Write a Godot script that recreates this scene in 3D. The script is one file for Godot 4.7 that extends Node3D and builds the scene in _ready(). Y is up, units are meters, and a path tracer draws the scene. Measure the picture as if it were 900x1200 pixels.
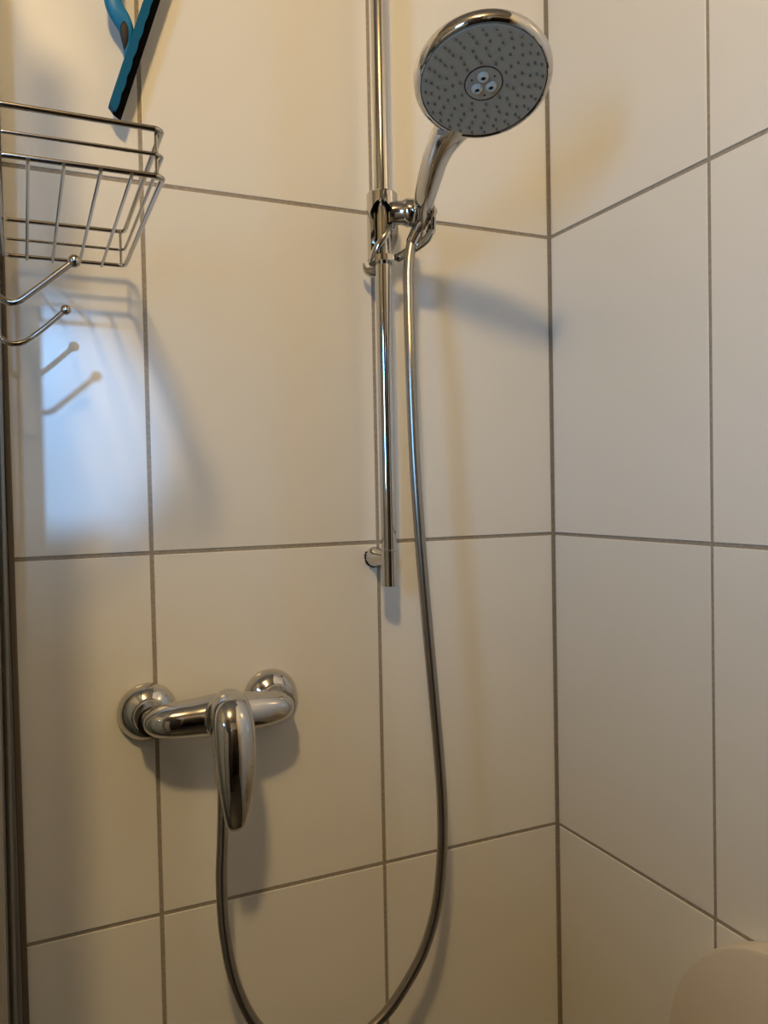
extends Node3D

# Corner of a tiled shower. x runs right to the corner (x = 0), y up, z from the back wall (z = 0) into the room. Metres.

const PW := 0.3040      # tile pitch across
const PH := 0.4500      # tile pitch upwards
const V1 := -0.5985     # a vertical joint of the back wall
const Z1 := 0.3087      # first vertical joint of the right wall
const YB := 1.3000      # a horizontal joint
const GAP := 0.0048
const CEIL := 2.56
const LEFT := -1.7
const FRONT := 2.3

var rng := RandomNumberGenerator.new()
var M := {}

func _ready() -> void:
	rng.seed = 11
	# ---- camera
	var cam := Camera3D.new()
	cam.name = "camera"
	cam.transform = Transform3D(Basis(Vector3(0.9115, -0.0199, 0.4108), Vector3(0.0294, 0.9994, -0.0168), Vector3(-0.4102, 0.0274, 0.9116)).orthonormalized(), Vector3(-0.7389, 1.3718, 1.0089))
	cam.fov = 65.391
	cam.near = 0.02
	add_child(cam)
	cam.current = true
	# ---- environment and exposure
	var we := WorldEnvironment.new()
	we.name = "environment"
	var env := Environment.new()
	env.background_mode = Environment.BG_COLOR
	env.background_color = Color(0.62, 0.72, 0.85)
	env.ambient_light_source = Environment.AMBIENT_SOURCE_DISABLED
	env.tonemap_mode = Environment.TONE_MAPPER_LINEAR
	env.tonemap_exposure = 1.0
	env.sdfgi_enabled = true
	env.ssao_enabled = true
	env.ssil_enabled = true
	we.environment = env
	add_child(we)
	# ---- lights, all unseen: cool window at left, warm ceiling lamp, cool spot opposite
	area("unseen_window_light", Vector3(LEFT + 0.03, 1.66, 1.24), Vector3(1, 0, 0), Vector2(0.30, 0.54), Color(0.508, 0.776, 1.000), 1.120)
	omni("unseen_ceiling_lamp_light", Vector3(-0.92, CEIL - 0.10, 1.22), 0.06, Color(1.000, 0.848, 0.594), 1.064)
	spot("unseen_cool_lamp_light", Vector3(-0.95, 1.94, FRONT - 0.10), Vector3(-0.725, 1.445, 0.0), 4.5, 0.02, Color(0.553, 0.767, 1.000), 3.600)

	materials()
	room()
	tiled_walls()
	shower_screen()
	shower_rail()
	hand_shower()
	shower_hose()
	mixer()
	basket()
	squeegee()
	fold_down_bench()
	cabinet()
	unseen_side_cabinet()
	lamps()

# ------------------------------------------------------------------ lights
func area(called: String, at: Vector3, towards: Vector3, size: Vector2, col: Color, e: float) -> void:
	var l := AreaLight3D.new()
	l.name = called
	l.area_size = size
	l.light_color = col
	l.light_energy = e
	l.shadow_enabled = true
	l.area_range = 8.0
	l.area_attenuation = 2.0
	add_child(l)
	l.look_at_from_position(at, at + towards, Vector3.UP)

func omni(called: String, at: Vector3, size: float, col: Color, e: float) -> void:
	var l := OmniLight3D.new()
	l.name = called
	l.position = at
	l.light_size = size
	l.light_color = col
	l.light_energy = e
	l.shadow_enabled = true
	l.omni_range = 8.0
	l.omni_attenuation = 2.0
	add_child(l)

func spot(called: String, at: Vector3, to: Vector3, angle: float, size: float, col: Color, e: float) -> void:
	var l := SpotLight3D.new()
	l.name = called
	l.light_size = size
	l.spot_angle = angle
	l.spot_angle_attenuation = 0.7
	l.light_color = col
	l.light_energy = e
	l.shadow_enabled = true
	l.spot_range = 8.0
	l.spot_attenuation = 2.0
	add_child(l)
	l.look_at_from_position(at, to, Vector3.UP)

# ------------------------------------------------------------------ materials
func mat(col: Color, rough: float, metal := 0.0) -> StandardMaterial3D:
	var m := StandardMaterial3D.new()
	m.albedo_color = col
	m.roughness = rough
	m.metallic = metal
	return m

func noise_tex(sd: int, freq: float, lo: Color, hi: Color, oct := 4, size := 512) -> NoiseTexture2D:
	var n := FastNoiseLite.new()
	n.seed = sd
	n.noise_type = FastNoiseLite.TYPE_SIMPLEX_SMOOTH
	n.frequency = freq
	n.fractal_octaves = oct
	var t := NoiseTexture2D.new()
	t.width = size
	t.height = size
	t.seamless = true
	t.noise = n
	var g := Gradient.new()
	g.set_color(0, lo)
	g.set_color(1, hi)
	t.color_ramp = g
	return t

func noise_normal(sd: int, freq: float, strength: float, oct := 2, size := 512) -> NoiseTexture2D:
	var t := noise_tex(sd, freq, Color.BLACK, Color.WHITE, oct, size)
	t.color_ramp = null
	t.as_normal_map = true
	t.bump_strength = strength
	return t

func world_map(m: StandardMaterial3D, per_metre: float) -> void:
	m.uv1_triplanar = true
	m.uv1_world_triplanar = true
	m.uv1_scale = Vector3.ONE * per_metre

func materials() -> void:
	for k in 3:
		var t := mat(Color(0.90, 0.895, 0.88) * (1.0 - 0.008 * k), 0.16)
		t.albedo_color.a = 1.0
		t.roughness = 0.25 + 0.01 * k
		t.normal_enabled = true
		t.normal_texture = noise_normal(15, 0.006, 40.0, 3)
		t.normal_scale = 0.007
		world_map(t, 1.7)
		M["tile%d" % k] = t
	var g := mat(Color(0.66, 0.63, 0.59), 0.9)
	g.albedo_texture = noise_tex(21, 0.05, Color(0.84, 0.83, 0.81), Color(1, 1, 1), 4)
	world_map(g, 6.0)
	M.grout = g
	M.chrome = mat(Color(0.80, 0.79, 0.775), 0.06, 1.0)
	M.wire = mat(Color(0.72, 0.70, 0.67), 0.14, 1.0)
	M.hose = mat(Color(0.66, 0.64, 0.61), 0.30, 1.0)
	M.face = mat(Color(0.65, 0.63, 0.585), 0.42)
	M.seam = mat(Color(0.06, 0.055, 0.05), 0.6)
	M.nozzle = mat(Color(0.46, 0.45, 0.42), 0.5)
	M.bright_nozzle = mat(Color(0.80, 0.80, 0.78), 0.35)
	M.hole = mat(Color(0.03, 0.03, 0.03), 0.7)
	M.teal = mat(Color(0.02, 0.46, 0.68), 0.45)
	M.teal_dark = mat(Color(0.015, 0.34, 0.50), 0.6)
	M.teal_dark.metallic_specular = 0.25
	M.rubber = mat(Color(0.02, 0.017, 0.015), 0.8)
	M.rubber.metallic_specular = 0.15
	M.grip = mat(Color(0.17, 0.16, 0.13), 0.6)
	M.alu = mat(Color(0.56, 0.55, 0.53), 0.42, 0.25)
	M.silicone = mat(Color(0.40, 0.36, 0.30), 0.6)
	M.seal = mat(Color(0.10, 0.09, 0.08), 0.8)
	var gl := mat(Color(0.85, 0.95, 0.92, 0.08), 0.02)
	gl.transparency = BaseMaterial3D.TRANSPARENCY_ALPHA
	M.glass = gl
	M.seat = mat(Color(0.86, 0.83, 0.78), 0.38)
	var pl := mat(Color(0.54, 0.52, 0.49), 0.8)
	pl.albedo_texture = noise_tex(31, 0.03, Color(0.95, 0.95, 0.94), Color(1, 1, 1), 4)
	world_map(pl, 1.0)
	M.plaster = pl
	var fl := mat(Color(0.26, 0.24, 0.22), 0.45)
	fl.albedo_texture = noise_tex(33, 0.02, Color(0.85, 0.84, 0.82), Color(1, 1, 1), 5)
	world_map(fl, 1.5)
	M.floor = fl
	var dr := mat(Color(0.16, 0.11, 0.075), 0.5)
	dr.albedo_texture = noise_tex(35, 0.012, Color(0.7, 0.68, 0.66), Color(1, 1, 1), 5)
	world_map(dr, 1.3)
	M.door = dr
	M.frame = mat(Color(0.82, 0.81, 0.78), 0.5)
	M.cabinet = mat(Color(0.30, 0.24, 0.18), 0.5)

# ------------------------------------------------------------------ object helpers
var used := {}
func numbered(called: String) -> String:
	if not used.has(called):
		used[called] = 0
		return called
	used[called] += 1
	return "%s_%03d" % [called, used[called]]

func thing(called: String, label: String, category: String, at := Vector3.ZERO, group := "") -> Node3D:
	var o := Node3D.new()
	o.name = numbered(called)
	o.position = at
	add_child(o)
	tag(o, label, category, group)
	return o

func tag(o: Node3D, label: String, category: String, group := "") -> void:
	o.set_meta("label", label)
	o.set_meta("category", category)
	if group != "":
		o.set_meta("group", group)

func part(called: String, mesh: Mesh, m: Material, parent: Node, xf := Transform3D.IDENTITY) -> MeshInstance3D:
	var o := MeshInstance3D.new()
	o.name = called
	o.mesh = mesh
	o.material_override = m
	o.transform = xf
	parent.add_child(o, true)
	return o

func structure(called: String, label: String, category: String, mesh: Mesh, m: Material, xf := Transform3D.IDENTITY) -> MeshInstance3D:
	var o := part(called, mesh, m, self, xf)
	tag(o, label, category)
	o.set_meta("kind", "structure")
	return o

# ------------------------------------------------------------------ mesh helpers
func start() -> SurfaceTool:
	var st := SurfaceTool.new()
	st.begin(Mesh.PRIMITIVE_TRIANGLES)
	return st

func vtx(st: SurfaceTool, p: Vector3, n: Vector3) -> void:
	st.set_normal(n)
	st.set_uv(Vector2(p.x, p.y))
	st.add_vertex(p)

func tri(st: SurfaceTool, a: Vector3, b: Vector3, c: Vector3, na: Vector3, nb: Vector3, nc: Vector3) -> void:
	var cr := (b - a).cross(c - a)
	if cr.length_squared() < 1e-20:
		return
	if cr.dot(na + nb + nc) > 0.0:      # front faces run clockwise
		vtx(st, a, na); vtx(st, c, nc); vtx(st, b, nb)
	else:
		vtx(st, a, na); vtx(st, b, nb); vtx(st, c, nc)

func quad(st: SurfaceTool, a: Vector3, b: Vector3, c: Vector3, d: Vector3, na: Vector3, nb: Vector3, nc: Vector3, nd: Vector3) -> void:
	tri(st, a, b, c, na, nb, nc)
	tri(st, a, c, d, na, nc, nd)

func flat_quad(st: SurfaceTool, a: Vector3, b: Vector3, c: Vector3, d: Vector3, n: Vector3) -> void:
	quad(st, a, b, c, d, n, n, n, n)

func done(st: SurfaceTool) -> ArrayMesh:
	st.index()
	return st.commit()

# box with rounded edges, centred
func add_box(st: SurfaceTool, c: Vector3, s: Vector3, r := 0.0, b := Basis.IDENTITY) -> void:
	var h := s * 0.5
	r = minf(r, minf(h.x, minf(h.y, h.z)) * 0.98)
	var steps: int = 1 if r <= 0.0 else 5
	var dirs := [Vector3.RIGHT, Vector3.LEFT, Vector3.UP, Vector3.DOWN, Vector3.BACK, Vector3.FORWARD]
	for n: Vector3 in dirs:
		var u := Vector3(n.y, n.z, n.x).abs()
		var v := n.cross(u)
		# grid of parameters: rounded rims and the flat middle
		var ts := [-1.0, 1.0] if r <= 0.0 else [-2.0, -1.5, -1.0, 1.0, 1.5, 2.0]
		var gp := []
		var gn := []
		for tv: float in ts:
			for tu: float in ts:
				var core := Vector3.ZERO
				var off := n
				var hu := absf(h.dot(u.abs()))
				var hv := absf(h.dot(v.abs()))
				var hn := absf(h.dot(n.abs()))
				core += u * clampf(tu, -1.0, 1.0) * (hu - r) + v * clampf(tv, -1.0, 1.0) * (hv - r) + n * (hn - r)
				if r > 0.0:
					off = n + u * signf(tu) * maxf(absf(tu) - 1.0, 0.0) + v * signf(tv) * maxf(absf(tv) - 1.0, 0.0)
					off = off.normalized()
				gp.append(b * (core + off * r) + c)
				gn.append(b * off)
		var k := ts.size()
		for i in k - 1:
			for j in k - 1:
				var q := i * k + j
				quad(st, gp[q], gp[q + 1], gp[q + k + 1], gp[q + k], gn[q], gn[q + 1], gn[q + k + 1], gn[q + k])

func box(c: Vector3, s: Vector3, r := 0.0, b := Basis.IDENTITY) -> ArrayMesh:
	var st := start()
	add_box(st, c, s, r, b)
	return done(st)

# a swept tube: pts, radii across (rx) and along the side axis (ry); "side" fixes the roll
func add_sweep(st: SurfaceTool, pts: Array, rx: Array, ry: Array, segs := 16, side := Vector3.ZERO, closed := false, caps := true, squareness := 1.0) -> void:
	var n := pts.size()
	var rings := []
	var norms := []
	var tans := []
	for i in n:
		var a: Vector3 = pts[(i - 1 + n) % n] if (closed or i > 0) else pts[i]
		var b: Vector3 = pts[(i + 1) % n] if (closed or i < n - 1) else pts[i]
		tans.append((b - a).normalized())
	var up := side
	if up == Vector3.ZERO:
		up = Vector3.UP if absf((tans[0] as Vector3).y) < 0.9 else Vector3.RIGHT
	for i in n:
		var t: Vector3 = tans[i]
		var base := up if side == Vector3.ZERO else side
		var u := (base - t * base.dot(t)).normalized()
		if side == Vector3.ZERO:
			up = u
		var v := t.cross(u)
		var ax: float = rx[i % rx.size()]
		var ay: float = ry[i % ry.size()]
		# slope of the radius along the path tilts the normals
		var i0 := maxi(i - 1, 0)
		var i1 := mini(i + 1, n - 1)
		var run := ((pts[i1] as Vector3) - (pts[i0] as Vector3)).length()
		var sl := 0.0
		if not closed and run > 1e-6:
			sl = (rx[i1 % rx.size()] - rx[i0 % rx.size()]) / run
		var ring := []
		var nr := []
		for s in segs:
			var a := TAU * s / segs
			var ca := cos(a)
			var sa := sin(a)
			if squareness != 1.0:
				ca = signf(ca) * pow(absf(ca), squareness)
				sa = signf(sa) * pow(absf(sa), squareness)
			ring.append((pts[i] as Vector3) + u * ca * ax + v * sa * ay)
			nr.append((u * cos(a) / maxf(ax, 1e-5) + v * sin(a) / maxf(ay, 1e-5)).normalized())
			nr[s] = ((nr[s] as Vector3) - t * clampf(sl, -1.5, 1.5)).normalized()
		rings.append(ring)
		norms.append(nr)
	var last := n if closed else n - 1
	for i in last:
		var k := (i + 1) % n
		for s in segs:
			var s2 := (s + 1) % segs
			quad(st, rings[i][s], rings[i][s2], rings[k][s2], rings[k][s], norms[i][s], norms[i][s2], norms[k][s2], norms[k][s])
	if caps and not closed:
		for e in [0, n - 1]:
			var t: Vector3 = tans[e] * (-1.0 if e == 0 else 1.0)
			for s in segs:
				tri(st, pts[e], rings[e][s], rings[e][(s + 1) % segs], t, t, t)

func sweep(pts: Array, rx: Array, ry: Array, segs := 16, side := Vector3.ZERO, squareness := 1.0) -> ArrayMesh:
	var st := start()
	add_sweep(st, pts, rx, ry, segs, side, false, true, squareness)
	return done(st)

func wire(pts: Array, r: float, segs := 10, closed := false) -> ArrayMesh:
	var st := start()
	add_sweep(st, pts, [r], [r], segs, Vector3.ZERO, closed)
	return done(st)

# smooth curve through points (Catmull-Rom)
func curve(pts: Array, per := 6) -> Array:
	var out := []
	var n := pts.size()
	for i in n - 1:
		var p0: Vector3 = pts[maxi(i - 1, 0)]
		var p1: Vector3 = pts[i]
		var p2: Vector3 = pts[i + 1]
		var p3: Vector3 = pts[mini(i + 2, n - 1)]
		for k in per:
			out.append(p1.cubic_interpolate(p2, p0, p3, float(k) / per))
	out.append(pts[n - 1])
	return out

func curve1(v: Array, per := 6) -> Array:
	var out := []
	var n := v.size()
	for i in n - 1:
		for k in per:
			out.append(cubic_interpolate(v[i], v[i + 1], v[maxi(i - 1, 0)], v[mini(i + 2, n - 1)], float(k) / per))
	out.append(v[n - 1])
	return out

# lathe round +Y: profile of Vector2(radius, y)
func add_lathe(st: SurfaceTool, prof: Array, segs := 48, xf := Transform3D.IDENTITY) -> void:
	var n := prof.size()
	var sn := []
	for i in n - 1:
		var d: Vector2 = (prof[i + 1] - prof[i]).normalized()
		sn.append(Vector2(d.y, -d.x))
	# outward normals: profile runs from bottom to top with the body on its left
	for i in n - 1:
		var n0: Vector2 = sn[i]
		var n1: Vector2 = sn[i]
		if i > 0 and (sn[i - 1] as Vector2).dot(sn[i]) > 0.75:
			n0 = ((sn[i - 1] as Vector2) + (sn[i] as Vector2)).normalized()
		if i < n - 2 and (sn[i + 1] as Vector2).dot(sn[i]) > 0.75:
			n1 = ((sn[i + 1] as Vector2) + (sn[i] as Vector2)).normalized()
		for s in segs:
			var a := TAU * s / segs
			var b := TAU * (s + 1) / segs
			var da := Vector3(cos(a), 0, sin(a))
			var db := Vector3(cos(b), 0, sin(b))
			var p0: Vector2 = prof[i]
			var p1: Vector2 = prof[i + 1]
			quad(st, xf * (da * p0.x + Vector3.UP * p0.y), xf * (db * p0.x + Vector3.UP * p0.y), xf * (db * p1.x + Vector3.UP * p1.y), xf * (da * p1.x + Vector3.UP * p1.y),
				xf.basis * (da * n0.x + Vector3.UP * n0.y), xf.basis * (db * n0.x + Vector3.UP * n0.y), xf.basis * (db * n1.x + Vector3.UP * n1.y), xf.basis * (da * n1.x + Vector3.UP * n1.y))

func lathe(prof: Array, segs := 48) -> ArrayMesh:
	var st := start()
	add_lathe(st, prof, segs)
	return done(st)

# basis whose +Y is the given direction
func aim(y: Vector3, hint := Vector3.RIGHT) -> Basis:
	y = y.normalized()
	var z := hint.cross(y).normalized()
	return Basis(y.cross(z), y, z).orthonormalized()

# part of a pipe wall round +Y, from angle a0 to a1 (degrees); low and high edge may vary with the angle
func add_shell(st: SurfaceTool, ro: float, ri: float, a0: float, a1: float, low: Callable, high: Callable, xf: Transform3D, segs := 40) -> void:
	var full := absf(a1 - a0) > 359.0
	var po := []
	for k in segs + 1:
		var a := deg_to_rad(lerpf(a0, a1, float(k) / segs))
		var d := Vector3(cos(a), 0, sin(a))
		var lo: float = low.call(rad_to_deg(a))
		var hi: float = high.call(rad_to_deg(a))
		po.append([d, lo, hi])
	var up := xf.basis.y.normalized()
	for k in segs:
		var d0: Vector3 = po[k][0]
		var d1: Vector3 = po[k + 1][0]
		var n0 := xf.basis * d0
		var n1 := xf.basis * d1
		var ol0: Vector3 = xf * (d0 * ro + Vector3.UP * po[k][1])
		var ol1: Vector3 = xf * (d1 * ro + Vector3.UP * po[k + 1][1])
		var oh0: Vector3 = xf * (d0 * ro + Vector3.UP * po[k][2])
		var oh1: Vector3 = xf * (d1 * ro + Vector3.UP * po[k + 1][2])
		var il0: Vector3 = xf * (d0 * ri + Vector3.UP * po[k][1])
		var il1: Vector3 = xf * (d1 * ri + Vector3.UP * po[k + 1][1])
		var ih0: Vector3 = xf * (d0 * ri + Vector3.UP * po[k][2])
		var ih1: Vector3 = xf * (d1 * ri + Vector3.UP * po[k + 1][2])
		quad(st, ol0, ol1, oh1, oh0, n0, n1, n1, n0)
		quad(st, il0, il1, ih1, ih0, -n0, -n1, -n1, -n0)
		flat_quad(st, oh0, oh1, ih1, ih0, up)
		flat_quad(st, ol0, ol1, il1, il0, -up)
		if not full and k == 0:
			flat_quad(st, ol0, oh0, ih0, il0, (xf.basis * Vector3(d0.z, 0, -d0.x)))
		if not full and k == segs - 1:
			flat_quad(st, ol1, oh1, ih1, il1, (xf.basis * Vector3(-d1.z, 0, d1.x)))

func ball(r: float, segs := 20) -> ArrayMesh:
	var prof := []
	for k in 13:
		var a := -PI / 2 + PI * k / 12.0
		prof.append(Vector2(maxf(cos(a), 0.0) * r, sin(a) * r))
	return lathe(prof, segs)

# ------------------------------------------------------------------ the setting
func room() -> void:
	var w := 0.14
	structure("floor", "grey bathroom floor", "floor", box(Vector3(LEFT / 2, -w / 2, FRONT / 2), Vector3(-LEFT + 2 * w, w, FRONT + 2 * w)), M.floor)
	structure("ceiling", "white plastered bathroom ceiling", "ceiling", box(Vector3(LEFT / 2, CEIL + w / 2, FRONT / 2), Vector3(-LEFT + 2 * w, w, FRONT + 2 * w)), M.plaster)
	structure("wall_front", "plain plastered wall opposite the tiled shower wall", "wall", box(Vector3(LEFT / 2, CEIL / 2, FRONT + w / 2), Vector3(-LEFT + 2 * w, CEIL, w)), M.plaster)
	# left wall, with an opening for the unseen window
	var st := start()
	var z0 := 1.08
	var z1 := 1.40
	var y0 := 1.38
	var y1 := 1.94
	add_box(st, Vector3(LEFT - w / 2, CEIL / 2, z0 / 2), Vector3(w, CEIL, z0))
	add_box(st, Vector3(LEFT - w / 2, CEIL / 2, (z1 + FRONT) / 2), Vector3(w, CEIL, FRONT - z1))
	add_box(st, Vector3(LEFT - w / 2, y0 / 2, (z0 + z1) / 2), Vector3(w, y0, z1 - z0))
	add_box(st, Vector3(LEFT - w / 2, (y1 + CEIL) / 2, (z0 + z1) / 2), Vector3(w, CEIL - y1, z1 - z0))
	structure("wall_left", "plastered wall out of view, with the unseen frosted window", "wall", done(st), M.plaster)
	var win := thing("window_1", "unseen frosted window in the left wall, giving the cool side light", "window", Vector3(LEFT, y0, (z0 + z1) / 2))  # window out of view, placed to throw cool light from the left
	win.set_meta("kind", "structure")
	var pane_m := mat(Color(0.8, 0.85, 0.9), 0.4)
	pane_m.emission_enabled = true
	pane_m.emission = Color(0.508, 0.776, 1.000)
	pane_m.emission_energy_multiplier = 1.0
	part("pane", box(Vector3(-0.02, (y1 - y0) / 2, 0), Vector3(0.01, y1 - y0 - 0.02, z1 - z0 - 0.02)), pane_m, win)
	var fr := start()
	for s in [-1.0, 1.0]:
		add_box(fr, Vector3(-0.015, (y1 - y0) / 2, s * ((z1 - z0) / 2 - 0.02)), Vector3(0.05, y1 - y0, 0.04), 0.004)
		add_box(fr, Vector3(-0.015, (y1 - y0) / 2 + s * ((y1 - y0) / 2 - 0.02), 0), Vector3(0.05, 0.04, z1 - z0), 0.004)
	part("window_frame", done(fr), M.frame, win)
	# unseen dark door in the front wall, placed to darken chrome reflections
	var dr := thing("door_1", "unseen dark wooden door in the front wall, placed for dark chrome reflections", "door", Vector3(-0.46, 0, FRONT))
	dr.set_meta("kind", "structure")
	part("door_leaf", box(Vector3(0, 1.0, -0.02), Vector3(0.80, 2.0, 0.04), 0.003), M.door, dr)
	part("door_handle", wire(curve([Vector3(0.34, 1.03, -0.04), Vector3(0.34, 1.03, -0.085), Vector3(0.32, 1.03, -0.09), Vector3(0.23, 1.03, -0.09)]), 0.009), M.chrome, dr)

func tile_mesh(w: float, h: float) -> ArrayMesh:
	# lies in x and y, front towards +z at z = 0, back at z = -0.008
	var st := start()
	var b := 0.0011
	var x := w / 2
	var y := h / 2
	var f := [Vector3(-x + b, -y + b, 0), Vector3(x - b, -y + b, 0), Vector3(x - b, y - b, 0), Vector3(-x + b, y - b, 0)]
	var m := [Vector3(-x + b * 0.29, -y + b * 0.29, -b * 0.29), Vector3(x - b * 0.29, -y + b * 0.29, -b * 0.29), Vector3(x - b * 0.29, y - b * 0.29, -b * 0.29), Vector3(-x + b * 0.29, y - b * 0.29, -b * 0.29)]
	var o := [Vector3(-x, -y, -b), Vector3(x, -y, -b), Vector3(x, y, -b), Vector3(-x, y, -b)]
	var s := [Vector3(-x, -y, -0.008), Vector3(x, -y, -0.008), Vector3(x, y, -0.008), Vector3(-x, y, -0.008)]
	var nz := Vector3.BACK
	flat_quad(st, f[0], f[1], f[2], f[3], nz)
	var sides := [Vector3.DOWN, Vector3.RIGHT, Vector3.UP, Vector3.LEFT]
	for k in 4:
		var k2 := (k + 1) % 4
		var sd: Vector3 = sides[k]
		var mid := (sd + nz).normalized()
		quad(st, f[k], f[k2], m[k2], m[k], nz, nz, mid, mid)
		quad(st, m[k], m[k2], o[k2], o[k], mid, mid, sd, sd)
		flat_quad(st, o[k], o[k2], s[k2], s[k], sd)
	return done(st)

var tile_meshes := {}
func tile(parent: Node3D, u0: float, u1: float, y0: float, y1: float, right: bool) -> void:
	var w := u1 - u0 - GAP
	var h := y1 - y0 - GAP
	if w < 0.01 or h < 0.01:
		return
	var key := "%.3f %.3f" % [w, h]
	if not tile_meshes.has(key):
		tile_meshes[key] = tile_mesh(w, h)
	var c := (u0 + u1) / 2
	var tilt := Basis.from_euler(Vector3(rng.randf_range(-0.0016, 0.0016), rng.randf_range(-0.0024, 0.0024), rng.randf_range(-0.0006, 0.0006)))
	var proud := rng.randf_range(-0.0002, 0.0002)
	var xf: Transform3D
	if right:
		xf = Transform3D(Basis(Vector3.UP, -PI / 2) * tilt, Vector3(proud, (y0 + y1) / 2, c))
	else:
		xf = Transform3D(tilt, Vector3(c, (y0 + y1) / 2, proud))
	part("tile", tile_meshes[key], M["tile%d" % rng.randi_range(0, 2)], parent, xf)

func tiled_walls() -> void:
	var w := 0.14
	var d := 0.0014     # joints lie this much behind the tile faces
	var back := structure("wall_back", "white tiled back wall of the shower with grey joints", "wall", box(Vector3(LEFT / 2, CEIL / 2, -w / 2 - d), Vector3(-LEFT + 2 * w, CEIL, w)), M.grout)
	var right := structure("wall_right", "white tiled right wall of the shower with grey joints", "wall", box(Vector3(w / 2 + d, CEIL / 2, FRONT / 2), Vector3(w, CEIL, FRONT)), M.grout)
	var ys := [0.0]
	for k in range(-2, 3):
		ys.append(YB + PH * k)
	ys.append(CEIL)
	var xs := []
	for k in range(3, -1, -1):
		xs.append(V1 - PW * k)
	xs.append(V1 + PW)
	xs.append(-0.0015)
	var zs := [0.0015]
	for k in 7:
		zs.append(Z1 + PW * k)
	for j in ys.size() - 1:
		for i in xs.size() - 1:
			tile(back, xs[i], xs[i + 1], ys[j], ys[j + 1], false)
		for i in zs.size() - 1:
			tile(right, zs[i], zs[i + 1], ys[j], ys[j + 1], true)

# ------------------------------------------------------------------ the shower screen at the left edge
func shower_screen() -> void:
	var t := thing("shower_screen", "grey metal shower screen profile running down the back wall's left edge", "shower screen", Vector3(-0.7515, 0.05, 0.0015))
	var h := 2.0
	# the screen leans a little to the right
	var lean := Transform3D(Basis(Vector3.BACK, deg_to_rad(-0.5)), Vector3.ZERO)
	lean.origin = Vector3(0, 1.45, 0) - lean.basis * Vector3(0, 1.45, 0)
	part("silicone_bead", box(Vector3(-0.0035, h / 2, 0.002), Vector3(0.007, h, 0.004), 0.0018), M.silicone, t)
	part("backing_strip", box(Vector3(-0.025, h / 2, 0.002), Vector3(0.036, h, 0.004), 0.001), M.alu, t)
	var st := start()
	add_box(st, Vector3(-0.026, h / 2, 0.008), Vector3(0.034, h, 0.014), 0.0015)
	add_box(st, Vector3(-0.0080, h / 2, 0.013), Vector3(0.0036, h, 0.024), 0.0016)
	add_box(st, Vector3(-0.0150, h / 2, 0.013), Vector3(0.0030, h, 0.024), 0.0012)
	add_box(st, Vector3(-0.0385, h / 2, 0.014), Vector3(0.005, h, 0.028), 0.0018)
	part("wall_profile", done(st), M.alu, t, lean)
	part("glass_pane", box(Vector3(-0.0240, h / 2, 0.19), Vector3(0.007, h - 0.01, 0.346), 0.0008), M.glass, t, lean)
	part("shading_end_post", box(Vector3(-0.0155, h / 2, 0.374), Vector3(0.020, h, 0.022), 0.003), M.alu, t, lean)  # post largely out of view, placed to shade the left edge of the tiles

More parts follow.
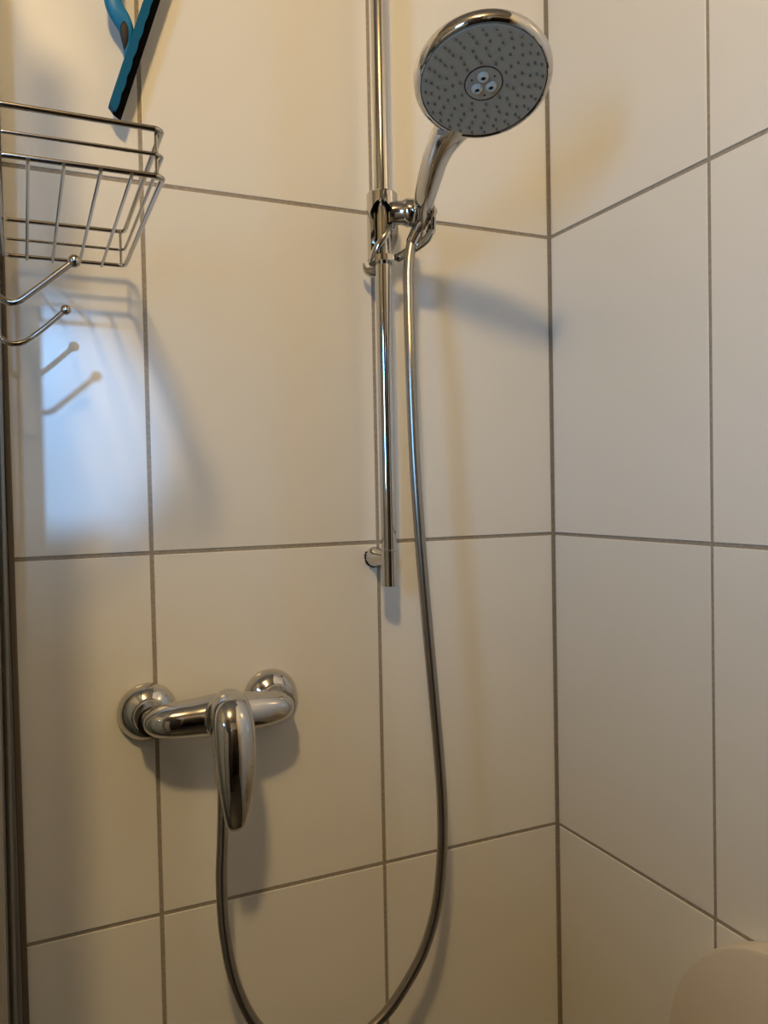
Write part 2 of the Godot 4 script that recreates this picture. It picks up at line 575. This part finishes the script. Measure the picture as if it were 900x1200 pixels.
# ------------------------------------------------------------------ rail with slider
func shower_rail() -> void:
	var c := Vector3(-0.3012, 1.2445, 0.05)
	var t := thing("shower_rail", "vertical chrome shower rail with a sliding holder, fixed to the back wall", "shower rail", c)
	var r := 0.0106
	part("pole", lathe([Vector2(0, 0.0485), Vector2(r, 0.0485), Vector2(r, 0.90), Vector2(0, 0.90)], 40), M.chrome, t)
	part("end_cap", lathe([Vector2(0, 0.0), Vector2(r - 0.0008, 0.0), Vector2(r, 0.0008), Vector2(r, 0.0472), Vector2(r - 0.0006, 0.0478), Vector2(0, 0.0478)], 40), M.chrome, t)
	for y: float in [0.036, 0.86]:
		var mt := part("wall_mount", lathe([Vector2(0, 0), Vector2(0.0135, 0), Vector2(0.0135, 0.010), Vector2(0.0115, 0.014), Vector2(0.0100, 0.034), Vector2(0.0100, 0.046), Vector2(0, 0.046)], 32), M.chrome, t, Transform3D(aim(Vector3.BACK), Vector3(0, y, -0.05)))
		var sl := start()
		for k in 10:
			var a := lerpf(1.2, 3.6, k / 9.0)
			add_sweep(sl, [Vector3(cos(a) * 0.0136, 0.0004, sin(a) * 0.0136), Vector3(cos(a) * 0.0136, 0.0014 + 0.001 * rng.randf(), sin(a) * 0.0136)], [0.0018 * (0.7 + 0.6 * rng.randf())], [0.0018], 6)
		part("sealant", done(sl), M.seal, mt)
	# the slider: sleeve with an open front, clamp lever, pivot and cradle
	var fr := Basis(Vector3(0.9115, 0, 0.4102), Vector3.UP, Vector3(-0.4102, 0, 0.9115))   # x to the right as seen, z to the viewer
	var sx := Transform3D(fr, Vector3(0, 0.42, 0))
	var one := func(v: float) -> Callable: return func(_a: float) -> float: return v
	var st := start()
	var ro := 0.0205
	var ri := 0.0124
	var rise := func(a: float) -> float:
		return 0.008 + 0.046 * smoothstep(250.0, 400.0, a)
	var arch := func(a: float) -> float:
		return 0.066 + 0.015 * sin(PI * clampf((a - 48.0) / 94.0, 0.0, 1.0))
	add_shell(st, ro, ri, 140, 410, rise, one.call(0.0925), sx)                              # back and sides
	add_shell(st, ro, ri, 48, 142, arch, one.call(0.0925), sx)                             # arch over the rail
	add_lathe(st, [Vector2(0.0110, 0.0905), Vector2(0.0190, 0.0905), Vector2(0.0205, 0.0925), Vector2(0.0190, 0.0945), Vector2(0.0110, 0.0950)], 40, sx)
	add_shell(st, ro - 0.001, 0.0112, 0, 360, one.call(0.004), one.call(0.012), sx)          # lower collar
	# slanting front edge from lower left to upper right
	var slant := []
	for k in 15:
		var f := k / 14.0
		var a := deg_to_rad(lerpf(152, 20, f))
		slant.append(sx * Vector3(cos(a) * 0.0190, lerpf(0.006, 0.058, f), sin(a) * 0.0190))
	add_sweep(st, slant, [0.0046], [0.0026], 12, Vector3.UP)
	var sleeve := part("slider", done(st), M.chrome, t)
	# clamp lever behind the rail, reaching left under the sleeve
	var lv := start()
	var lp := curve([Vector3(-0.0170, 0.0020, -0.026), Vector3(-0.0160, -0.0040, -0.026), Vector3(-0.0120, -0.0085, -0.025), Vector3(-0.0060, -0.0085, -0.022), Vector3(0.000, -0.006, -0.014)], 5)
	for k in lp.size():
		lp[k] = (lp[k] as Vector3) + Vector3(0, 0.428, 0)
	add_sweep(lv, lp, curve1([0.0006, 0.0026, 0.0056, 0.0085, 0.0090], 5), curve1([0.0016, 0.0030, 0.0040, 0.004, 0.004], 5), 14, Vector3.UP)
	part("clamp_lever", done(lv), M.chrome, sleeve)
	# pivot disc with its neck
	var pv := start()
	var px := Transform3D(fr * aim(Vector3.RIGHT, Vector3.UP), Vector3(0.0275, 0.4838, 0.0305) - fr.x * 0.009)
	add_lathe(pv, [Vector2(0, -0.016), Vector2(0.0145, -0.016), Vector2(0.0150, -0.003), Vector2(0.0165, 0.000), Vector2(0.0178, 0.002), Vector2(0.0178, 0.011), Vector2(0.0165, 0.0135), Vector2(0, 0.014)], 36, px)
	part("pivot", done(pv), M.chrome, sleeve)
	# cradle: a slotted cone round the foot of the handle
	var ax := Vector3(-0.04, 0.54, 0.84).normalized()
	var view := Vector3(-0.44, -0.315, 0.84)
	var zz := (view - ax * view.dot(ax)).normalized()
	var cb := Basis(ax.cross(zz), ax, zz)
	var cx := Transform3D(cb, Vector3(0.0370, 0.4745, 0.0440))
	var cr := start()
	add_shell(cr, 0.0142, 0.0112, 150, 390, one.call(-0.014), one.call(0.014), cx, 44)
	part("cradle", done(cr), M.chrome, sleeve)
	var cap := start()
	add_lathe(cap, [Vector2(0, 0), Vector2(0.0172, 0), Vector2(0.0194, 0.0015), Vector2(0.0194, 0.0040), Vector2(0.0170, 0.0062), Vector2(0, 0.0075)], 32, Transform3D(fr * aim(Vector3.RIGHT, Vector3.UP), Vector3(0.0455, 0.4722, 0.0475)))
	part("cradle_cap", done(cap), M.chrome, sleeve)
	# tail joining the cradle back to the foot of the slider
	var tail := curve([Vector3(0.0475, 0.4590, 0.0480), Vector3(0.0430, 0.4480, 0.0380), Vector3(0.0305, 0.4390, 0.0200), Vector3(0.0170, 0.4310, 0.0050), Vector3(0.0040, 0.4290, -0.0100)], 6)
	part("cradle_brace", sweep(tail, curve1([0.005, 0.0062, 0.0065, 0.006, 0.006], 6), curve1([0.003, 0.004, 0.004, 0.004, 0.004], 6), 14, Vector3.UP), M.chrome, sleeve)

# ------------------------------------------------------------------ hand shower
func hand_shower() -> void:
	var c := Vector3(-0.2802, 1.8043, 0.270)
	var n := Vector3(-0.1574, -0.9077, 0.3889).normalized()
	var t := thing("hand_shower", "round chrome hand shower with grey spray face resting in the holder on the rail", "hand shower", c)
	var R := 0.0768
	var bs := aim(n, Vector3(1, 0, 0.4))
	var hx := Transform3D(bs.scaled_local(Vector3.ONE * 0.933), Vector3.ZERO)
	# chrome shell: +Y is the spray side
	var pr := [Vector2(0, -0.030), Vector2(0.022, -0.0296), Vector2(0.042, -0.0280), Vector2(0.058, -0.0245), Vector2(0.069, -0.0200), Vector2(0.0755, -0.0155), Vector2(0.0785, -0.0115), Vector2(0.0796, -0.0075), Vector2(0.0792, -0.0035), Vector2(0.0778, 0.0000), Vector2(0.0758, 0.0024), Vector2(0.0738, 0.0030), Vector2(0.0724, 0.0022), Vector2(0.0722, 0.0005), Vector2(0.0722, -0.002), Vector2(0, -0.002)]
	part("shell", lathe(pr, 72), M.chrome, t, hx)
	part("seam", lathe([Vector2(0, -0.001), Vector2(0.0721, -0.001), Vector2(0.0721, 0.0008), Vector2(0, 0.0008)], 72), M.seam, t, hx)
	var fp := [Vector2(0, 0.0), Vector2(0.0713, 0.0), Vector2(0.0713, 0.0018), Vector2(0.0704, 0.0026)]
	for k in range(13, 4, -1):
		var r0 := k * 0.0054
		fp.append(Vector2(r0, 0.0026 - 0.0004 * (13 - k) / 8.0 + (0.0005 if k % 2 == 0 else 0.0)))
	fp.append(Vector2(0.0, 0.0022))
	var face := part("spray_face", lathe(fp, 72), M.face, t, hx)
	# nozzles too small to pick apart one by one
	var nz := start()
	var rings := [[0.0275, 10, 0.1], [0.0355, 15, 0.35], [0.0440, 19, 0.0], [0.0525, 23, 0.2], [0.0600, 26, 0.1], [0.0665, 28, 0.3]]
	for rg: Array in rings:
		for k: int in rg[1]:
			var a: float = TAU * (k + rg[2]) / rg[1]
			add_lathe(nz, [Vector2(0, 0), Vector2(0.0017, 0.0), Vector2(0.0014, 0.0024), Vector2(0.0008, 0.0024), Vector2(0.0006, 0.0014), Vector2(0, 0.0014)], 10, Transform3D(Basis.IDENTITY, Vector3(cos(a) * rg[0], 0.0022, sin(a) * rg[0])))
	var nn := part("nozzles", done(nz), M.nozzle, face)
	nn.set_meta("kind", "stuff")
	# selector disc in the middle with three big nozzles
	var disc := part("centre_disc", lathe([Vector2(0, 0), Vector2(0.0212, 0), Vector2(0.0212, 0.0022), Vector2(0.0204, 0.0030), Vector2(0, 0.0032)], 48), M.face, t, hx)
	part("ring_groove", lathe([Vector2(0.0212, 0.0020), Vector2(0.0220, 0.0020), Vector2(0.0220, 0.0030), Vector2(0.0212, 0.0030)], 48), M.seam, disc)
	for k in 3:
		var a := deg_to_rad(-102 + 120.0 * k)
		var p := Vector3(cos(a) * 0.0092, 0.0028, sin(a) * 0.0092)
		var bn := part("jet_nozzle", lathe([Vector2(0, 0), Vector2(0.0066, 0), Vector2(0.0060, 0.0022), Vector2(0.0046, 0.0042), Vector2(0.0032, 0.0047), Vector2(0.0028, 0.0036), Vector2(0.0026, 0.0024), Vector2(0, 0.0024)], 24), M.bright_nozzle, disc, Transform3D(Basis.IDENTITY, p))
		bn.set_meta("label", "pale raised nozzle")
	var ho := start()
	for k in 3:
		var a := deg_to_rad(-102 + 120.0 * k)
		add_lathe(ho, [Vector2(0, 0), Vector2(0.0024, 0), Vector2(0.0024, 0.0004), Vector2(0, 0.0004)], 16, Transform3D(Basis.IDENTITY, Vector3(cos(a) * 0.0092, 0.0052, sin(a) * 0.0092)))
		var a2 := a + PI / 3
		add_lathe(ho, [Vector2(0, 0), Vector2(0.0011, 0), Vector2(0.0011, 0.0004), Vector2(0, 0.0004)], 10, Transform3D(Basis.IDENTITY, Vector3(cos(a2) * 0.0150, 0.0030, sin(a2) * 0.0150)))
	part("nozzle_holes", done(ho), M.hole, disc)
	# handle
	var hp := [Vector3(-0.2645, 1.7069, 0.0800), Vector3(-0.2650, 1.7193, 0.0960), Vector3(-0.2746, 1.7336, 0.1200), Vector3(-0.2800, 1.7506, 0.1460), Vector3(-0.2830, 1.7617, 0.1640), Vector3(-0.2834, 1.7713, 0.1800), Vector3(-0.2812, 1.7812, 0.1950), Vector3(-0.2783, 1.7908, 0.2080), Vector3(-0.2763, 1.7976, 0.2260)]
	var loc := []
	for p: Vector3 in hp:
		loc.append(p - c)
	var side := Vector3(0.9115, 0, 0.4102)
	part("handle", sweep(curve(loc, 8), curve1([0.0080, 0.0096, 0.0132, 0.0148, 0.0154, 0.0166, 0.0200, 0.0260, 0.0320], 8), curve1([0.0080, 0.0095, 0.0122, 0.0134, 0.0140, 0.0142, 0.0140, 0.0120, 0.0090], 8), 32, side), M.chrome, t)
	# selector tab at the lower rim
	var dd := Vector3(0.0688, -0.4029, -0.9126)
	part("selector_tab", box(dd * 0.0640 + n * 0.0030 - side * 0.020, Vector3(0.013, 0.006, 0.004), 0.0015, Basis(dd.cross(n), dd, n).rotated(n, 0.2).orthonormalized()), M.face, t)

# ------------------------------------------------------------------ hose
func shower_hose() -> void:
	var pts := [Vector3(-0.2645, 1.7044, 0.0775), Vector3(-0.2711, 1.6904, 0.0740), Vector3(-0.2763, 1.6612, 0.0745), Vector3(-0.2799, 1.6179, 0.0800), Vector3(-0.2855, 1.5390, 0.0930), Vector3(-0.2844, 1.4302, 0.0960), Vector3(-0.2812, 1.3431, 0.0980), Vector3(-0.2737, 1.2331, 0.0980), Vector3(-0.2643, 1.1215, 0.0970), Vector3(-0.2564, 1.0305, 0.0950), Vector3(-0.2516, 0.9614, 0.0930), Vector3(-0.2520, 0.8927, 0.0910), Vector3(-0.2599, 0.8253, 0.0890), Vector3(-0.2776, 0.7718, 0.0870), Vector3(-0.3024, 0.7319, 0.0850), Vector3(-0.3360, 0.6947, 0.0820), Vector3(-0.3808, 0.6714, 0.0800), Vector3(-0.4279, 0.6688, 0.0770), Vector3(-0.4706, 0.6920, 0.0740), Vector3(-0.5035, 0.7294, 0.0720), Vector3(-0.5254, 0.7844, 0.0690), Vector3(-0.5357, 0.8485, 0.0670), Vector3(-0.5373, 0.9102, 0.0650), Vector3(-0.5345, 0.9557, 0.0640), Vector3(-0.5322, 1.0100, 0.0640), Vector3(-0.5315, 1.0550, 0.0640)]
	var base: Vector3 = pts[pts.size() - 1]
	var loc := []
	for p: Vector3 in pts:
		loc.append(p - base)
	var t := thing("shower_hose", "long grey metal shower hose hanging in a loop from the hand shower to the mixer", "hose", base)
	part("hose_tube", wire(curve(loc, 10), 0.0070, 18), M.hose, t)
	var up := [loc[0] + Vector3(0.0015, 0.004, 0.002), loc[0], loc[1]]
	part("hose_nut", sweep(curve(up, 6), curve1([0.0092, 0.0098, 0.0086], 6), curve1([0.0092, 0.0098, 0.0086], 6), 24), M.chrome, t)
	part("hose_nut", sweep([loc[25], loc[25] - Vector3(0, 0.004, 0), loc[25] - Vector3(0, 0.030, 0), loc[25] - Vector3(0, 0.034, 0)], [0.0085, 0.0098, 0.0098, 0.0078], [0.0085, 0.0098, 0.0098, 0.0078], 24), M.chrome, t)

# ------------------------------------------------------------------ mixer
func mixer() -> void:
	var c := Vector3(-0.5315, 1.1045, 0.0)
	var t := thing("shower_mixer", "chrome single lever shower mixer on two round rosettes on the back wall", "shower mixer", c)
	for s: float in [-1.0, 1.0]:
		part("rosette", lathe([Vector2(0, 0), Vector2(0.0355, 0), Vector2(0.0358, 0.0020), Vector2(0.0345, 0.0065), Vector2(0.0310, 0.0125), Vector2(0.0265, 0.0170), Vector2(0.0215, 0.0195), Vector2(0.0190, 0.0215), Vector2(0.0180, 0.026), Vector2(0.0180, 0.050), Vector2(0, 0.050)], 56), M.chrome, t, Transform3D(aim(Vector3.BACK), Vector3(s * 0.0778, 0.0015, 0.0015)))
	# body: a pointed bar swelling towards the middle
	var bp := []
	var bx := []
	var by := []
	var xs := [-0.0900, -0.0885, -0.0830, -0.0740, -0.0610, -0.0450, -0.0300, -0.0150, 0.0, 0.0150, 0.0300, 0.0450, 0.0610, 0.0740, 0.0830, 0.0885, 0.0900]
	var rr := [0.0010, 0.0075, 0.0130, 0.0175, 0.0205, 0.0220, 0.0228, 0.0245, 0.0250, 0.0245, 0.0228, 0.0220, 0.0205, 0.0175, 0.0130, 0.0075, 0.0010]
	for k in xs.size():
		var f := absf(xs[k]) / 0.09
		bp.append(Vector3(xs[k], 0.004 - 0.002 * f, 0.058 + 0.006 * (1.0 - f * f)))
		bx.append(rr[k])
		by.append(rr[k] * 1.04)
	part("body", sweep(curve(bp, 4), curve1(bx, 4), curve1(by, 4), 40, Vector3.UP), M.chrome, t)
	# collar and lever
	var hub := start()
	var ha := Vector3(0, 0.16, 1).normalized()
	add_lathe(hub, [Vector2(0, 0), Vector2(0.0255, 0), Vector2(0.0262, 0.012), Vector2(0.0262, 0.030), Vector2(0.0250, 0.0335), Vector2(0, 0.0345)], 48, Transform3D(aim(ha), Vector3(0, 0.000, 0.056)))
	part("hub", done(hub), M.chrome, t)
	var lp := [Vector3(0, 0.0290, 0.090), Vector3(0, 0.0280, 0.0965), Vector3(0, 0.0235, 0.1070), Vector3(0, 0.0120, 0.1170), Vector3(0, -0.006, 0.1250), Vector3(0, -0.030, 0.1300), Vector3(0, -0.056, 0.1310), Vector3(0, -0.082, 0.1285), Vector3(0, -0.104, 0.1240), Vector3(0, -0.1125, 0.1220), Vector3(0, -0.1155, 0.1210)]
	var lw := [0.0110, 0.0170, 0.0220, 0.0240, 0.0240, 0.0226, 0.0202, 0.0166, 0.0120, 0.0080, 0.0008]
	var lt := [0.0090, 0.0150, 0.0190, 0.0190, 0.0170, 0.0140, 0.0116, 0.0094, 0.0068, 0.0044, 0.0006]
	part("lever", sweep(curve(lp, 6), curve1(lw, 6), curve1(lt, 6), 40, Vector3.RIGHT), M.chrome, t)
	part("outlet", lathe([Vector2(0, -0.0490), Vector2(0.0100, -0.0490), Vector2(0.0112, -0.046), Vector2(0.0112, -0.012), Vector2(0, -0.012)], 32), M.chrome, t, Transform3D(Basis.IDENTITY, Vector3(0, 0, 0.064)))

# ------------------------------------------------------------------ wire basket
func basket() -> void:
	var x0 := -0.7530
	var x1 := -0.6275
	var z0 := 0.0600
	var z1 := 0.3350
	var t := thing("wire_basket", "chrome wire shower basket with two ball-ended hooks hanging at the upper left", "basket", Vector3(x0, 1.629, (z0 + z1) / 2))
	var o := t.position
	var rings := [[1.6695, 0.0024, 0.0], [1.6490, 0.0016, 0.0005], [1.6315, 0.0023, 0.0]]
	for rg: Array in rings:
		var r0 := 0.007
		var p := []
		var cs := [[x0, z0, PI], [x1, z0, PI * 1.5], [x1, z1, 0.0], [x0, z1, PI * 0.5]]
		for cnr: Array in cs:
			var cx: float = cnr[0] + (r0 if cnr[0] == x0 else -r0)
			var cz: float = cnr[1] + (r0 if cnr[1] == z0 else -r0)
			for k in 7:
				var a: float = cnr[2] + PI / 2 * k / 6.0
				p.append(Vector3(cx + cos(a) * r0, rg[0], cz + sin(a) * r0) - o)
		part("ring_rail", wire(p, rg[1], 12, true), M.wire, t)
	for cx: float in [x0 + 0.0028, x1 - 0.0045]:
		for cz: float in [z0 + 0.0040, z1 - 0.0040]:
			part("corner_post", wire([Vector3(cx, 1.6300, cz) - o, Vector3(cx, 1.6705, cz) - o], 0.0015, 10), M.wire, t)
	for x: float in [-0.7290, -0.7034, -0.6762, -0.6527]:
		var fw := [Vector3(x, 1.6288, z0 - 0.001) - o, Vector3(x, 1.6286, z0 + 0.01) - o, Vector3(x, 1.6286, z1 - 0.004) - o, Vector3(x, 1.6292, z1 + 0.0005) - o, Vector3(x, 1.6306, z1 + 0.0022) - o]
		part("floor_wire", wire(fw, 0.0015, 10), M.wire, t)
	# carrier with two hooks, against the glass
	for h: Array in [[0.287, [Vector3(-0.7560, 1.5420, 0), Vector3(-0.7524, 1.5345, 0), Vector3(-0.7446, 1.5311, 0), Vector3(-0.7382, 1.5328, 0), Vector3(-0.7319, 1.5378, 0), Vector3(-0.7133, 1.5536, 0), Vector3(-0.6955, 1.5690, 0)]], [0.107, [Vector3(-0.7590, 1.5400, 0), Vector3(-0.7560, 1.5342, 0), Vector3(-0.7501, 1.5300, 0), Vector3(-0.7421, 1.5290, 0), Vector3(-0.7324, 1.5325, 0), Vector3(-0.7146, 1.5473, 0), Vector3(-0.6944, 1.5665, 0)]]]:
		var hz: float = h[0]
		var p := [Vector3(-0.7600, 1.6900, hz) - o, Vector3(-0.7600, 1.6000, hz) - o]
		var hk: Array = h[1]
		for q: Vector3 in hk:
			p.append(q + Vector3(0, 0, hz) - o)
		var hook := part("hook", wire(curve(p, 5), 0.0028, 12), M.wire, t)
		part("hook_ball", ball(0.0055), M.wire, hook, Transform3D(Basis.IDENTITY, hk[6] + Vector3(0.0006, 0.0005, hz) - o))

# ------------------------------------------------------------------ squeegee
func squeegee() -> void:
	var tip := Vector3(-0.6285, 1.8215, 0.026)
	var t := thing("squeegee", "teal squeegee with black rubber blade hanging above the wire basket", "squeegee", tip)
	var along := Vector3(0.0440, 0.1340, 0.0).normalized()
	var across := Vector3(along.y, -along.x, 0)
	var L := 0.200
	var back := Vector3(0, 0, 1)
	# teal bar with a wavy edge, extruded across its thickness
	var poly := []
	poly.append(along * 0.0 - across * 0.0085)
	poly.append(along * L - across * 0.0085)
	var wav := []
	var k := 80
	for i in k + 1:
		var f := float(i) / k
		var w := 0.0004 + 0.0014 * absf(sin(f * PI * 9.0))
		wav.append(along * (L * (1.0 - f) - 0.006 * f) + across * w)
	poly.append_array(wav)
	part("blade_bar", extrude(poly, 0.0065), M.teal_dark, t)
	var rb := [along * L + across * 0.0085]
	rb.append(along * -0.0095 + across * 0.0085)
	var inner := []
	for i in k + 1:
		var f := float(k - i) / k
		inner.append(along * (L * (1.0 - f) - 0.006 * f) + across * (-0.0020 + 0.0014 * absf(sin(f * PI * 9.0))))
	rb.append_array(inner)
	part("rubber_blade", extrude(rb, 0.0032), M.rubber, t)
	# handle from above, curving down into the bar
	var hp := [Vector3(-0.0040, 0.205, 0.006), Vector3(-0.0016, 0.165, 0.006), Vector3(-0.0007, 0.144, 0.005), Vector3(-0.0004, 0.123, 0.004), Vector3(0.0026, 0.1130, 0.003), Vector3(0.0086, 0.1045, 0.001), Vector3(0.0136, 0.0950, -0.001), Vector3(0.0150, 0.0837, -0.002), Vector3(0.0138, 0.0689, -0.002), Vector3(0.0118, 0.0590, -0.002)]
	part("handle", sweep(curve(hp, 6), curve1([0.0095, 0.0098, 0.0100, 0.0102, 0.0104, 0.0106, 0.0092, 0.0070, 0.0034, 0.0008], 6), curve1([0.0070, 0.0070, 0.0070, 0.0070, 0.0068, 0.0064, 0.0060, 0.0050, 0.0034, 0.0008], 6), 24, Vector3.BACK.cross(Vector3.UP)), M.teal, t)
	var gp := [Vector3(0.0110, 0.1000, 0.0060), Vector3(0.0112, 0.0950, 0.0058), Vector3(0.0112, 0.0880, 0.0045), Vector3(0.0114, 0.0790, 0.0030), Vector3(0.0114, 0.0700, 0.0015)]
	var grip := part("grip_insert", sweep(curve(gp, 5), curve1([0.0010, 0.0040, 0.0046, 0.0034, 0.0006], 5), curve1([0.0008, 0.0020, 0.0022, 0.0018, 0.0004], 5), 16, Vector3.RIGHT), M.grip, t)
	grip.set_meta("label", "dark grip insert")

func extrude(poly: Array, half: float) -> ArrayMesh:
	var st := start()
	var p2 := PackedVector2Array()
	for p: Vector3 in poly:
		p2.append(Vector2(p.x, p.y))
	var cw := Geometry2D.is_polygon_clockwise(p2)
	var tr := Geometry2D.triangulate_polygon(p2)
	for s: float in [-1.0, 1.0]:
		var n := Vector3(0, 0, s)
		for i in range(0, tr.size(), 3):
			tri(st, Vector3(p2[tr[i]].x, p2[tr[i]].y, s * half), Vector3(p2[tr[i + 1]].x, p2[tr[i + 1]].y, s * half), Vector3(p2[tr[i + 2]].x, p2[tr[i + 2]].y, s * half), n, n, n)
	for i in p2.size():
		var a := p2[i]
		var b := p2[(i + 1) % p2.size()]
		var d := (b - a).normalized()
		var n := Vector3(d.y, -d.x, 0) * (-1.0 if cw else 1.0)
		flat_quad(st, Vector3(a.x, a.y, -half), Vector3(b.x, b.y, -half), Vector3(b.x, b.y, half), Vector3(a.x, a.y, half), n)
	return done(st)

# ------------------------------------------------------------------ seat folded against the right wall
func fold_down_bench() -> void:
	var t := thing("fold_down_bench", "rounded cream-white bench folded up against the right wall, cut off by the corner", "bench", Vector3(0, 0.498, 0.445))
	var R := 0.1865
	part("bench_top", lathe([Vector2(0, 0.0), Vector2(R - 0.001, 0.0), Vector2(R, 0.001), Vector2(R, 0.022), Vector2(R - 0.0015, 0.0255), Vector2(R - 0.005, 0.027), Vector2(0, 0.0275)], 96), M.seat, t, Transform3D(aim(Vector3.LEFT, Vector3.UP), Vector3(-0.0005, 0.1865, 0)))
	for s: float in [-1.0, 1.0]:
		part("hinge", box(Vector3(-0.016, 0.006, 0.09 * s), Vector3(0.030, 0.030, 0.05), 0.004), M.chrome, t)

# ------------------------------------------------------------------ unseen lamps (behind the camera)
func lamps() -> void:
	var t := thing("unseen_ceiling_lamp", "unseen round warm lamp on the ceiling, lighting the tiled walls", "lamp", Vector3(-0.92, CEIL, 1.22))  # out of view, set where the warm shadows point back to
	var lm := mat(Color(0.9, 0.85, 0.75), 0.4)
	lm.emission_enabled = true
	lm.emission = Color(1.000, 0.848, 0.594)
	lm.emission_energy_multiplier = 2.0
	part("bulb", ball(0.075, 28), lm, t, Transform3D(Basis.IDENTITY, Vector3(0, -0.10, 0)))
	part("base", lathe([Vector2(0, -0.03), Vector2(0.05, -0.03), Vector2(0.055, 0), Vector2(0, 0)], 32), M.frame, t)
	var u := thing("unseen_cool_lamp", "unseen small cool lamp opposite the shower, lighting a patch of the left tiles", "lamp", Vector3(-0.95, 1.94, FRONT))  # out of view, placed to light the cool patch at the left
	var cm := mat(Color(0.85, 0.9, 0.95), 0.4)
	cm.emission_enabled = true
	cm.emission = Color(0.553, 0.767, 1.000)
	cm.emission_energy_multiplier = 4.0
	part("bulb", ball(0.035, 24), cm, u, Transform3D(Basis.IDENTITY, Vector3(0, 0, -0.10)))
	part("arm", wire([Vector3(0, 0, 0), Vector3(0, 0, -0.07)], 0.012, 16), M.chrome, u)

# ------------------------------------------------------------------ unseen tall cabinet, placed to shade the lower left of the back wall
func cabinet() -> void:
	var t := thing("unseen_tall_cabinet", "unseen tall brown cabinet behind the shower entrance, placed to shade the lower left tiles", "cabinet", Vector3(-1.12, 0, 1.48))
	part("body", box(Vector3(0, 0.84, 0), Vector3(0.60, 1.68, 0.44), 0.004), M.cabinet, t)
	part("upper_shade_box", box(Vector3(-0.026, 1.93, -0.15), Vector3(0.548, 0.50, 0.14), 0.004), M.cabinet, t)  # upper block keeps the cool lamp off the far left of the tiles
	for s: float in [-1.0, 1.0]:
		var d := part("door", box(Vector3(s * 0.149, 0.86, -0.228), Vector3(0.290, 1.58, 0.018), 0.003), M.cabinet, t)
		part("handle", wire(curve([Vector3(s * 0.03, 0.85, -0.235), Vector3(s * 0.03, 0.85, -0.262), Vector3(s * 0.03, 0.99, -0.262), Vector3(s * 0.03, 0.99, -0.235)], 5), 0.005), M.chrome, d)

# ------------------------------------------------------------------ unseen chest-high cabinet, placed to cut off low window light
func unseen_side_cabinet() -> void:
	var t := thing("unseen_side_cabinet", "unseen chest-high white cabinet beside the shower screen, placed to cut off low window light", "cabinet", Vector3(-1.10, 0, 0.68))
	part("body", box(Vector3(0, 0.69, 0), Vector3(0.28, 1.38, 0.70), 0.004), M.frame, t)
	for k in 3:
		var d := part("drawer", box(Vector3(0.148, 0.25 + 0.44 * k, 0), Vector3(0.016, 0.42, 0.68), 0.003), M.frame, t)
		part("knob", ball(0.012, 16), M.chrome, d, Transform3D(Basis.IDENTITY, Vector3(0.166, 0.25 + 0.44 * k, 0)))
